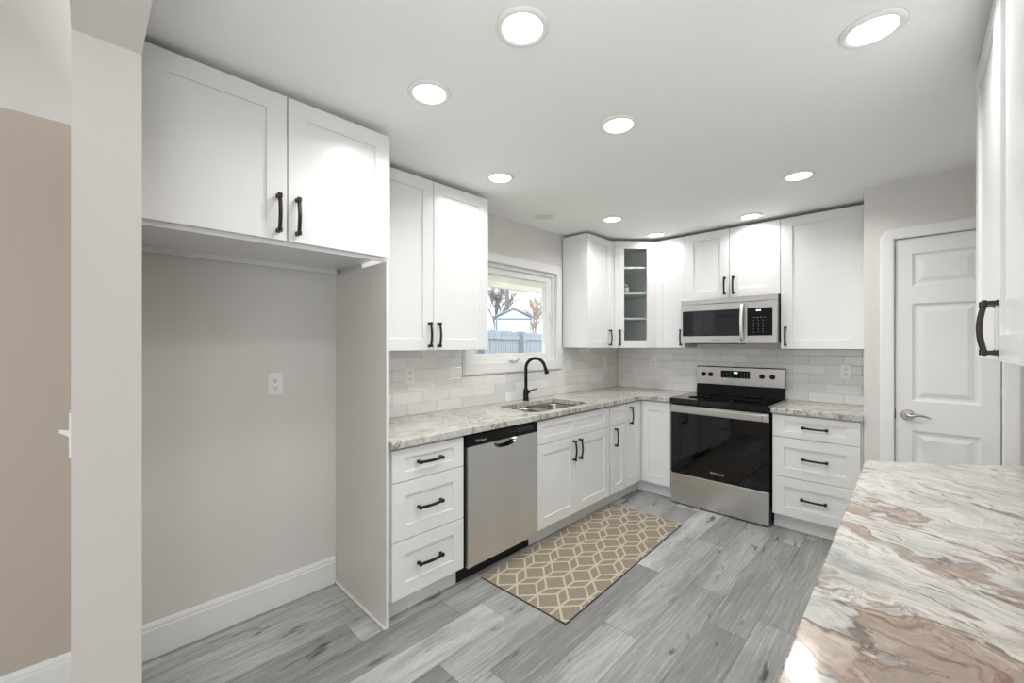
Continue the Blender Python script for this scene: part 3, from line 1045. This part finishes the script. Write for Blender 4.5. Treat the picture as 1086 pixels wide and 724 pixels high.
bowl(SY0 - .006, 1.560); bowl(1.585, SY1 + .006)
o = obj('bowls', bm, 'sink', sk)
sol = o.modifiers.new('thickness', 'SOLIDIFY'); sol.thickness = .0015; sol.offset = 1
bm = BM(); box(bm, SX0 - .006 - cxs + .05, SX1 + .006 - cxs - .05, 1.5605 - cys, 1.5845 - cys, -.03, -.003, 0, .004)
box(bm, SX0 + .0 - cxs, SX1 - cxs, 1.5605 - cys, 1.5845 - cys, -.03, -.006)
obj('divider', bm, 'sink', sk)
for yc in (1.39, 1.75):
    bm = BM(); lathe(bm, [(.045, -.1738), (.045, -.1722), (.034, -.1712), (.02, -.1725)], (0, yc - cys, 0), n=24); obj('drain', bm, 'nickel', sk)

# ------------------------------------------------------------------ faucet
fc = thing('faucet', 'matte black gooseneck faucet behind the sink', 'faucet', (.078, 1.636, CT1))
bm = BM()
lathe(bm, [(.027, .0005), (.027, .006), (.0235, .012), (.0225, .075), (.021, .090), (.0145, .105), (.0135, .115)], n=28)
obj('base', bm, 'black', fc)
bm = BM()
fa = math.radians(27)
dx, dy = math.cos(fa), math.sin(fa)
pts = [(0, 0, .10), (0, 0, .20), (0, 0, .275)]
for k in range(1, 17):
    a = PI * k / 16 * .93
    rr = .082
    pts.append(((rr - rr * math.cos(a)) * dx, (rr - rr * math.cos(a)) * dy, .275 + rr * math.sin(a)))
tube(bm, pts, .0135, 18)
obj('spout', bm, 'black', fc)
e = Vector(pts[-1]); e0 = Vector(pts[-2]); dr = (e - e0).normalized()
bm = BM(); tube(bm, [e - dr * .002, e + dr * .012, e + dr * .03, e + dr * .062, e + dr * .067], [.0135, .0145, .015, .0195, .017], 18); obj('spray_head', bm, 'black', fc)
bm = BM(); tube(bm, [(.0, .015, .072), (.0, .038, .072), (0, .046, .073)], [.016, .016, .011], 18)
tube(bm, [(.0, .042, .075), (.012, .062, .082), (.022, .100, .091), (.024, .116, .094)], [.0085, .006, .0055, .005], 12); obj('lever', bm, 'black', fc)

# ================================================================== DISHWASHER
dwy0, dwy1 = .5485, 1.1765
dwt = thing('dishwasher', 'stainless dishwasher with black control strip under the counter', 'dishwasher', (0, dwy0, 0), L90)
w = dwy1 - dwy0
bm = BM(); box(bm, .004, w - .002, -.555, -.03, .10, .868)
box(bm, .004, .018, -.585, -.5555, .11, .868)
obj('tub', bm, 'blackpl', dwt)
bm = BM(); box(bm, .004, w - .004, -.520, -.03, .001, .0985); obj('toe_kick', bm, 'gap', dwt)
# door skin with the half round pocket notch
bm = BM()
xa, xb_, za, zb_ = .018, w - .004, .108, .8005
cxn = .318; hw = .098; dn = .046
lp = [(xa, za), (xb_, za), (xb_, zb_)]
for k in range(15):
    a = PI * k / 14
    ca, sa = math.cos(a), math.sin(a)
    lp.append((cxn + hw * math.copysign(abs(ca) ** .7, ca), zb_ - dn * abs(sa) ** .8))
lp.append((xa, zb_))
prism(bm, lp, -.606, -.556, 0, 'y')
dd = obj('door', bm, 'steelv', dwt)
bm = BM(); # pocket behind the notch: a scooped bright steel cup
prev = None
for j in range(8):
    u = j / 7
    row = []
    for k in range(17):
        a = PI * k / 16; ca, sa = math.cos(a), math.sin(a)
        s = 1 - .35 * u
        row.append(bm.verts.new((cxn + hw * s * math.copysign(abs(ca) ** .7, ca), -.606 + .035 * math.sin(u * PI / 2), zb_ + .001 - dn * s * abs(sa) ** .8)))
    if prev:
        for k in range(16):
            f = bm.faces.new((prev[k], prev[k + 1], row[k + 1], row[k])); f.smooth = True
    prev = row
bm.faces.new(prev)
obj('pocket_handle', bm, 'nickel', dd)
bm = BM(); box(bm, .004, w - .004, -.607, -.556, .8010, .8665, 0, .004)
cp_ = obj('control_strip', bm, 'blackpl', dwt)
text_mesh('brand_lettering', 'Whirlpool', .021, 'silver_print', cp_, (.118, -.6075, .829), (PI / 2, 0, 0))
bm = BM()
for k in range(6): box(bm, .43 + k * .026, .444 + k * .026, -.6076, -.607, .842, .8445); box(bm, .43 + k * .026, .440 + k * .026, -.6076, -.607, .829, .8312)
for k in range(3): box(bm, .36 + k * .022, .370 + k * .022, -.6076, -.607, .836, .8385)
obj('button_marks', bm, 'grey_print', cp_)

# ================================================================== RANGE
rw = R3 - R1 - .008
rg = thing('range', 'stainless electric range with black glass oven door', 'stove', (R1 + .004, D, 0))
fy = -(D - 2.6388)          # front face local y
bm = BM()
box(bm, .002, rw - .002, fy + .035, -.03, .03, .895)
obj('oven_body', bm, 'blackpl', rg)
for x in (.05, rw - .05):
    for y in (fy + .08, -.08):
        bm = BM(); lathe(bm, [(.018, .001), (.018, .01), (.012, .03)], (x, y, 0), n=14); obj('foot', bm, 'blackpl', rg)
bm = BM(); box(bm, .006, rw - .006, fy + .003, fy + .034, .012, .268, 0, .006); obj('storage_drawer', bm, 'steel', rg)
bm = BM()
box(bm, .004, rw - .004, fy + .002, fy + .0345, .275, .866, 0, .004)
od = obj('oven_door', bm, 'oven', rg)
bm = BM()
box(bm, .012, rw - .012, fy - .030, fy - .018, .806, .853, 0, .004)
box(bm, .012, .042, fy - .019, fy + .003, .806, .853, 0, .002); box(bm, rw - .042, rw - .012, fy - .019, fy + .003, .806, .853, 0, .002)
oh = obj('door_handle', bm, 'steel', od)
bm = BM(); box(bm, rw - .045, rw - .040, fy - .0308, fy - .017, .811, .848); obj('handle_end_seam', bm, 'grey_print', oh)
bm = BM(); box(bm, .004, rw - .004, fy - .0008, fy + .0025, .7985, .862); obj('door_trim', bm, 'steel', od)
text_mesh('brand_lettering', 'Whirlpool', .026, 'silver_print', od, (rw * .505, fy + .0015, .330), (PI / 2, 0, 0))
# cooktop
bm = BM()
box(bm, -.003, rw + .003, fy - .012, -.075, .872, .921, 0, .005)
ck = obj('cooktop', bm, 'oven', rg)
bm = BM(); box(bm, -.0035, .002, fy - .010, -.078, .9195, .9225); obj('side_trim', bm, 'steel', ck)
bm = BM(); box(bm, rw - .002, rw + .0035, fy - .010, -.078, .9195, .9225); obj('side_trim', bm, 'steel', ck)
for x, y, r_ in ((.20, -.46, .105), (.56, -.46, .115), (.20, -.21, .08), (.56, -.21, .075), (.38, -.19, .05)):
    bm = BM()
    for q in ((r_, r_ - .0015), (r_ * .6, r_ * .6 - .0015)):
        lathe(bm, [(q[0], .9212), (q[0], .9216), (q[1], .9216), (q[1], .9212)], (x, y, 0), n=40)
    obj('burner_ring', bm, 'ring', ck)
# backguard
bx0, bx1 = .022, rw - .010
bm = BM()
prism(bm, [(-.075, .915), (-.030, .915), (-.030, 1.181), (-.062, 1.181), (-.068, 1.176), (-.068, 1.01)], bx0, bx1, 0, 'x')
bgd = obj('backguard', bm, 'blackpl', rg)
bm = BM(); box(bm, bx0, bx1, -.0735, -.066, 1.012, 1.174, 0, .003); pn = obj('control_panel', bm, 'steel', bgd)
pw = bx1 - bx0
for fx in (.088, .178, .767, .876):
    bm = BM(); lathe(bm, [(.0215, 0), (.0215, -.006), (.017, -.010), (.016, -.024), (.013, -.028), (.001, -.0285)], (0, 0, 0), 'y', 24)
    box(bm, -.003, .003, -.034, -.022, -.016, .016, 0, .001)
    obj('knob', bm, 'black', pn, (bx0 + pw * fx, -.0740, 1.105))
bm = BM(); box(bm, bx0 + pw * .302, bx0 + pw * .636, -.0750, -.0736, 1.078, 1.146)
ds = obj('display', bm, 'blackpl', pn)
bm = BM()
for q in range(3): box(bm, bx0 + pw * .455 + q * .011, bx0 + pw * .455 + q * .011 + .008, -.0754, -.0751, 1.120, 1.136)
obj('lit_digits', bm, 'disp', ds)
bm = BM()
for r_ in range(3):
    for q in range(3):
        box(bm, bx0 + pw * (.325 + .04 * q), bx0 + pw * (.325 + .04 * q) + .012, -.0753, -.0751, 1.088 + r_ * .018, 1.091 + r_ * .018)
        box(bm, bx0 + pw * (.535 + .033 * q), bx0 + pw * (.535 + .033 * q) + .010, -.0753, -.0751, 1.088 + r_ * .018, 1.092 + r_ * .018)
obj('button_marks', bm, 'grey_print', ds)

# ================================================================== MICROWAVE
mw = thing('microwave', 'stainless over-the-range microwave under the short cabinet', 'microwave', (R1 + .003, D, 1.398))
mwd = rw + .002; mh = .393; mf = -(D - 2.862)
bm = BM(); box(bm, .001, mwd - .001, mf + .03, -.0105, .004, mh); box(bm, .06, mwd - .3, mf + .05, -.1, -.006, .004)
obj('case', bm, 'blackpl', mw)
bm = BM(); box(bm, 0, mwd, mf, mf + .0295, mh - .048, mh - .0015, 0, .003); obj('top_vent_panel', bm, 'steel', mw)
dsp = mwd * .722
bm = BM()
rings(bm, [(0, dsp, .0, mh - .050, mf + .0295), (0, dsp, .0, mh - .050, mf + .002), (.002, dsp - .002, .002, mh - .052, mf), (.016, dsp - .030, .062, mh - .105, mf), (.018, dsp - .032, .064, mh - .107, mf + .004)])
md = obj('door', bm, 'steel', mw)
bm = BM(); box(bm, .017, dsp - .031, mf + .0015, mf + .0038, .063, mh - .106); obj('door_window', bm, 'mwglass', md)
bm = BM()
hx = dsp - .036
pts = [(hx, mf - .000, .02), (hx, mf - .012, .022)] + [(hx, mf - .020 - .022 * math.sin(PI * k / 10), .022 + (mh - .092) * k / 10) for k in range(11)] + [(hx, mf - .012, mh - .07), (hx, mf, mh - .068)]
prev = None
for p in pts:
    row = [bm.verts.new((p[0] + a, p[1] + b, p[2])) for a, b in ((-.013, .004), (-.011, -.004), (0, -.006), (.011, -.004), (.013, .004))]
    if prev:
        for i in range(5):
            bm.faces.new((prev[i], prev[(i + 1) % 5], row[(i + 1) % 5], row[i])).smooth = i < 4
    else: bm.faces.new(row)
    prev = row
bm.faces.new(prev)
obj('door_handle', bm, 'steelv', md)
bm = BM(); rings(bm, [(dsp + .002, mwd, .0, mh - .050, mf + .0295), (dsp + .002, mwd, .0, mh - .050, mf + .002), (dsp + .004, mwd - .002, .002, mh - .052, mf)])
cpn = obj('control_side', bm, 'steel', mw)
bm = BM(); box(bm, dsp - .012 + .014, mwd - .030, mf - .0015, mf - .0002, .062, mh - .104); kp = obj('keypad', bm, 'blackpl', cpn)
bm = BM(); kx0 = dsp + .004
for q in range(4): box(bm, kx0 + .062 + q * .009, kx0 + .068 + q * .009, mf - .0022, mf - .0016, mh - .131, mh - .119)
obj('clock_digits', bm, 'disp_w', kp)
bm = BM()
for r_ in range(6):
    for q in range(4 if r_ == 0 else 3):
        xx = kx0 + .04 + q * (.026 if r_ == 0 else .034)
        box(bm, xx, xx + (.012 if r_ == 0 else .006), mf - .0022, mf - .0016, .208 - r_ * .024, .213 - r_ * .024)
obj('button_marks', bm, 'grey_print', kp)
text_mesh('brand_lettering', 'Whirlpool', .016, 'grey_print', md, (dsp * .55, mf - .0003, .030), (PI / 2, 0, 0))


# ================================================================== OUTLETS AND SWITCHES
def outlet(label, loc, rz, group='white duplex outlets'):
    t = thing('electrical_outlet', label, 'outlet', loc, rz, group)
    bm = BM(); box(bm, -.0365, .0365, -.006, -.0005, -.0595, .0595, 0, .002); obj('cover_plate', bm, 'white_pl', t)
    for s in (-1, 1):
        bm = BM(); z = s * .0195
        pts = []
        for k in range(20):
            a = 2 * PI * k / 20; pts.append((.0172 * math.cos(a), z + max(-.0135, min(.0135, .0172 * math.sin(a)))))
        prism(bm, pts, -.0078, -.0062, 0, 'y')
        r_ = obj('receptacle', bm, 'white_pl', t)
        bm = BM()
        box(bm, -.0078, -.0052, -.0082, -.0079, z - .002, z + .007); box(bm, .0052, .0078, -.0082, -.0079, z - .002, z + .006)
        lathe(bm, [(.003, -.0082), (.003, -.0079)], (0, 0, z - .0085), 'y', 10)
        obj('slots', bm, 'slot', r_)
    return t


outlet('white outlet on the fridge alcove wall', (0.0, -.255, 1.180), L90)
outlet('white outlet on the tiles left of the window, beside the fridge panel', (.0088, .556, 1.178), L90)
outlet('white outlet on the window wall tiles near the corner', (.0088, 2.985, 1.18), L90)
outlet('white outlet on the range wall tiles between the corner and the range', (.442, D - .0088, 1.182), 0)
outlet('white outlet on the tiles right of the range by the pantry wall', (2.037, D - .0088, 1.172), 0)
t = thing('light_switch', 'white double switch plate right of the window', 'light switch', (.0088, 2.315, 1.178), L90)
bm = BM(); box(bm, -.058, .058, -.006, -.0005, -.060, .060, 0, .002); obj('cover_plate', bm, 'white_pl', t)
for s in (-1, 1):
    bm = BM(); box(bm, s * .023 - .0165, s * .023 + .0165, -.0085, -.0062, -.033, .033, 0, .001); obj('rocker', bm, 'white_pl', t)
t = thing('light_switch', 'white toggle switch seen edge-on at the partition wall end', 'light switch', (.80, -.98, 1.15), 0)
bm = BM(); box(bm, -.036, .036, -.006, -.0005, -.06, .06, 0, .002); obj('cover_plate', bm, 'white_pl', t)
bm = BM(); prism(bm, [(-.006, -.008), (-.006, .008), (-.024, .014), (-.025, .006)], -.005, .005, 0, 'x'); obj('toggle', bm, 'white_pl', t)

# ================================================================== RUG
RWD, RLN = .612, 1.545
rug = thing('runner_rug', 'beige runner rug with a cream cube lattice in front of the sink', 'rug', (.866, 1.467, 0), math.radians(1.76))
bm = BM(); box(bm, -RWD / 2, RWD / 2, -RLN / 2, RLN / 2, .0008, .004); obj('rubber_backing', bm, 'gap', rug)
bm = BM(); box(bm, -RWD / 2 + .002, RWD / 2 - .002, -RLN / 2 + .002, RLN / 2 - .002, .0041, .0085)


def clip(poly_, hx, hy):
    for ax, s, lim in ((0, 1, hx), (0, -1, hx), (1, 1, hy), (1, -1, hy)):
        out = []
        for i in range(len(poly_)):
            p, q = poly_[i], poly_[(i + 1) % len(poly_)]
            dp, dq = lim - s * p[ax], lim - s * q[ax]
            if dp >= 0: out.append(p)
            if dp * dq < 0:
                k = dp / (dp - dq); out.append((p[0] + (q[0] - p[0]) * k, p[1] + (q[1] - p[1]) * k))
        poly_ = out
        if len(poly_) < 3: return []
    return poly_


ax_, ay_ = .1515, .0815
nx0, ny0 = .9 - .866 + .02, .781 - 1.467
hwid = .0062; nq = 0
for i in range(-14, 14):
    for j in range(-4, 8):
        for row in (0, 1):
            cx = nx0 + i * ax_ + row * ax_ / 2; cy = ny0 + (j * 2 + row) * ay_ * 2
            for ex, ey in ((ax_ / 2, ay_), (-ax_ / 2, ay_), (ax_ / 2, -ay_), (-ax_ / 2, -ay_), (0, ay_), (0, -ay_)):
                L = math.hypot(ex, ey); nx, ny = -ey / L * hwid, ex / L * hwid
                q = clip([(cx + nx, cy + ny), (cx + ex + nx, cy + ey + ny), (cx + ex - nx, cy + ey - ny), (cx - nx, cy - ny)], RWD / 2 - .003, RLN / 2 - .003)
                if len(q) >= 3:
                    nq += 1; prism(bm, q, .0086, .0091 + .00002 * (nq % 17), 1)
obj('pile', bm, ['rug', 'rugline'], rug)


# ================================================================== CEILING LIGHTS
def ceil_light(label, x, y, on=True, watts=LAMP_WATTS):
    t = thing('recessed_light', label, 'ceiling light', (x, y, CEIL), 0, 'recessed ceiling lights')
    bm = BM(); lathe(bm, [(.066, -.004), (.070, -.009), (.080, -.009), (.0875, -.004), (.0885, -.0005), (.066, -.0005)], n=48); obj('trim_ring', bm, 'trim', t)
    bm = BM(); lathe(bm, [(.0655, -.003), (.0655, -.006), (.05, -.0068), (.001, -.007)], n=40); obj('lens', bm, 'lamp' if on else 'lamp_off', t)
    if on:
        l = bpy.data.lights.new('recessed_light_beam', 'AREA'); l.shape = 'DISK'; l.size = .13; l.energy = watts
        l.color = (1.0, .992, .975); l.spread = math.radians(LAMP_SPREAD)
        lo = bpy.data.objects.new('recessed_light_beam', l); COL.objects.link(lo); lo.location = (x, y, CEIL - .0085)
    return t


ceil_light('lit recessed light nearest the camera, at the top centre above the fridge cabinet', 1.515, .044)
ceil_light('lit recessed light at the top right, nearest the right wall cabinet', 2.335, .856)
ceil_light('lit recessed light just right of the fridge cabinet doors', .998, .037)
ceil_light('lit recessed light in the middle of the ceiling', 1.43, .804, True, 2.9)
ceil_light('lit recessed light beside the left two-door wall cabinet', .582, .846, True, 1.7)
ceil_light('lit recessed light in front of the pantry wall and the wide wall cabinet', 1.918, 2.111, True, 3.1)
ceil_light('unlit recessed light close above the kitchen window', .271, 1.637, False)
ceil_light('lit recessed light in front of the single-door cabinet right of the window', .631, 2.095, True, 2.3)
ceil_light('lit recessed light close to the glass corner cabinet', .668, 2.815, True, 1.1)
ceil_light('lit recessed light above the microwave cabinet', 1.474, 2.807, True, 1.3)

# ================================================================== OUTSIDE
bm = BM(); box(bm, -45, -.12, -15, 45, -.25, -.15); o = obj('ground', bm, 'ground'); o['kind'] = 'structure'; o['label'] = 'winter lawn outside the window'
# patio roof over the window
pr = thing('patio_roof', 'cream boarded patio roof just outside the window', 'roof', (-.13, 1.5, 2.3))
bm = BM()
for k in range(12):
    xa, xb_ = -.17 * k, -.17 * k - .164
    za = .17 + .0 * k
    prism(bm, [(xa, .20 - .085 * k * .17), (xb_, .20 - .085 * (k + 1) * .17), (xb_, .225 - .085 * (k + 1) * .17), (xa, .225 - .085 * k * .17)], -1.6, 4.6, 0, 'y')
obj('boards', bm, 'soffit', pr)
bm = BM(); box(bm, -2.08, -1.98, -1.6, 4.6, -.05, .06); obj('beam', bm, 'soffit', pr)
for y in (-1.5, 4.5):
    bm = BM(); box(bm, -2.08, -1.98, y - .05, y + .05, -2.449, -.051); obj('post', bm, 'soffit', pr)
# fence
fa_, fb_ = Vector((-3.6, 2.65)), Vector((-9.0, 16.5))
fd = (fb_ - fa_); FL = fd.length; fan = math.atan2(fd.y, fd.x)
fn = thing('picket_fence', 'weathered grey board fence across the yard', 'fence', (fa_.x, fa_.y, -.15), fan)
bm = BM(); rnd = random.Random(2)
x = 0
while x < FL:
    h = 1.88 + rnd.uniform(-.02, .02); s = rnd.uniform(-.004, .004)
    prism(bm, [(x, 0.001), (x + .125, .001), (x + .125, h - .05), (x + .095, h), (x + .03, h), (x, h - .05)], s - .010, s + .010, 0, 'y')
    x += .15
obj('pickets', bm, 'fence', fn)
for z in (.4, 1.12, 1.66):
    bm = BM(); box(bm, 0, FL, -.055, -.0145, z, z + .09); obj('rail', bm, 'fence', fn)
x = .3
while x < FL:
    bm = BM(); box(bm, x, x + .09, -.15, -.056, .001, 1.88); obj('post', bm, 'fence', fn); x += 2.4
# shed
sd = thing('garden_shed', 'white gabled shed behind the fence', 'shed', (-15.65, 17.72, -.15), math.radians(48))
bm = BM(); hw_ = 1.20
prism(bm, [(-hw_ + .1, .001), (hw_ - .1, .001), (hw_ - .1, 3.16), (0, 3.70), (-hw_ + .1, 3.16)], 0, 3.2, 0, 'y')
obj('walls', bm, 'shed', sd)
for s in (-1, 1):
    bm = BM(); prism(bm, [(0, 3.72), (s * hw_ * 1.08, 3.16), (s * hw_ * 1.08, 3.26), (0, 3.82)], -.12, 3.3, 0, 'y'); obj('roof', bm, 'shedroof', sd)
    bm = BM(); prism(bm, [(0, 3.70), (s * hw_ * 1.1, 3.13), (s * hw_ * 1.1, 3.23), (0, 3.80)], -.16, -.121, 0, 'y'); obj('fascia', bm, 'shedtrim', sd)
bm = BM(); box(bm, -hw_ + .1, hw_ - .1, -.03, -.001, 3.05, 3.14); box(bm, -hw_ + .08, -hw_ + .18, -.03, -.001, .01, 3.05); box(bm, hw_ - .15, hw_ - .09, -.03, -.001, .01, 3.05)
obj('corner_trim', bm, 'shedtrim', sd)
# a second, lower outbuilding roof left of it
sd2 = thing('neighbour_garage', 'pale low garage left of the shed behind the fence', 'garage', (-19.9, 16.9, -.15), math.radians(48))
bm = BM(); prism(bm, [(-3.4, .001), (1.6, .001), (1.6, 3.0), (-3.4, 3.0)], 0, 4, 0, 'y'); obj('walls', bm, 'shed', sd2)
bm = BM(); prism(bm, [(-.15, 2.98), (2.0, 3.7), (4.15, 2.98), (4.15, 3.08), (2.0, 3.85), (-.15, 3.08)], -3.6, 1.8, 0, 'x'); obj('roof', bm, 'shedroof', sd2)


def bare_tree(label, loc, h, seed, mat, lean=0.0):
    rnd = random.Random(seed)
    t = thing('bare_tree', label, 'tree', loc, 0, 'bare trees behind the fence')
    bt = BM(); tw = BM()

    def grow(bm, p, d, L, r, lvl):
        pts = [p]; q = Vector(p); dd_ = Vector(d)
        for k in range(4):
            dd_ = (dd_ + Vector((rnd.uniform(-.14, .14), rnd.uniform(-.14, .14), rnd.uniform(-.02, .1)))).normalized()
            q = q + dd_ * L / 4; pts.append(q.copy())
        tube(bm, pts, [r * (1 - .12 * k) for k in range(5)], 7 if lvl < 2 else 4, cap=lvl < 2)
        if lvl >= 5: return
        for k in range(4 if lvl < 4 else 3):
            b = pts[2 + k % 3] if lvl else pts[-1 - (k % 2)]
            nd = (dd_ + Vector((rnd.uniform(-.9, .9), rnd.uniform(-.9, .9), rnd.uniform(-.15, .6)))).normalized()
            grow(tw if lvl >= 0 else bm, b, nd, L * rnd.uniform(.62, .78), max(.012, r * .55), lvl + 1)
    grow(bt, Vector((0, 0, .0)), Vector((lean, 0, 1)), h * .27, h * .016, 0)
    obj('trunk', bt, mat, t); obj('branches', tw, mat, t)


bare_tree('tall grey bare tree behind the shed roof', (-26.5, 26.5, -.15), 12.5, 3, 'bark')
bare_tree('tan bare tree right of the shed', (-18.2, 22.8, -.15), 8.0, 11, 'bark2')
bare_tree('small bare tree left of the shed gable', (-26.8, 23.6, -.15), 9.5, 21, 'bark2')
bare_tree('large grey bare tree right of the window view behind the shed', (-26.0, 33.5, -.15), 13.5, 8, 'bark', .15)
# utility pole
up = thing('utility_pole', 'grey wooden utility pole with wires and a transformer', 'utility pole', (-21.6, 23.1, -.15))
bm = BM(); lathe(bm, [(.20, .001), (.15, 9.5)], n=14); obj('pole', bm, 'bark', up)
bm = BM(); box(bm, -.06, .06, -1.2, 1.2, 7.2, 7.34); obj('crossarm', bm, 'bark', up)
bm = BM(); lathe(bm, [(.2, 5.9), (.26, 5.95), (.26, 6.7), (.2, 6.8)], (.45, .25, 0), n=18); obj('transformer', bm, 'shedtrim', up)
for y, z in ((-1.1, 7.36), (1.1, 7.36), (0.0, 6.2)):
    bm = BM()
    tube(bm, [(-14 + 28 * k / 20, y + (-14 + 28 * k / 20) * 1.15, z + .0026 * (-14 + 28 * k / 20) ** 2) for k in range(21)], .02, 5); obj('wire', bm, 'black', up)
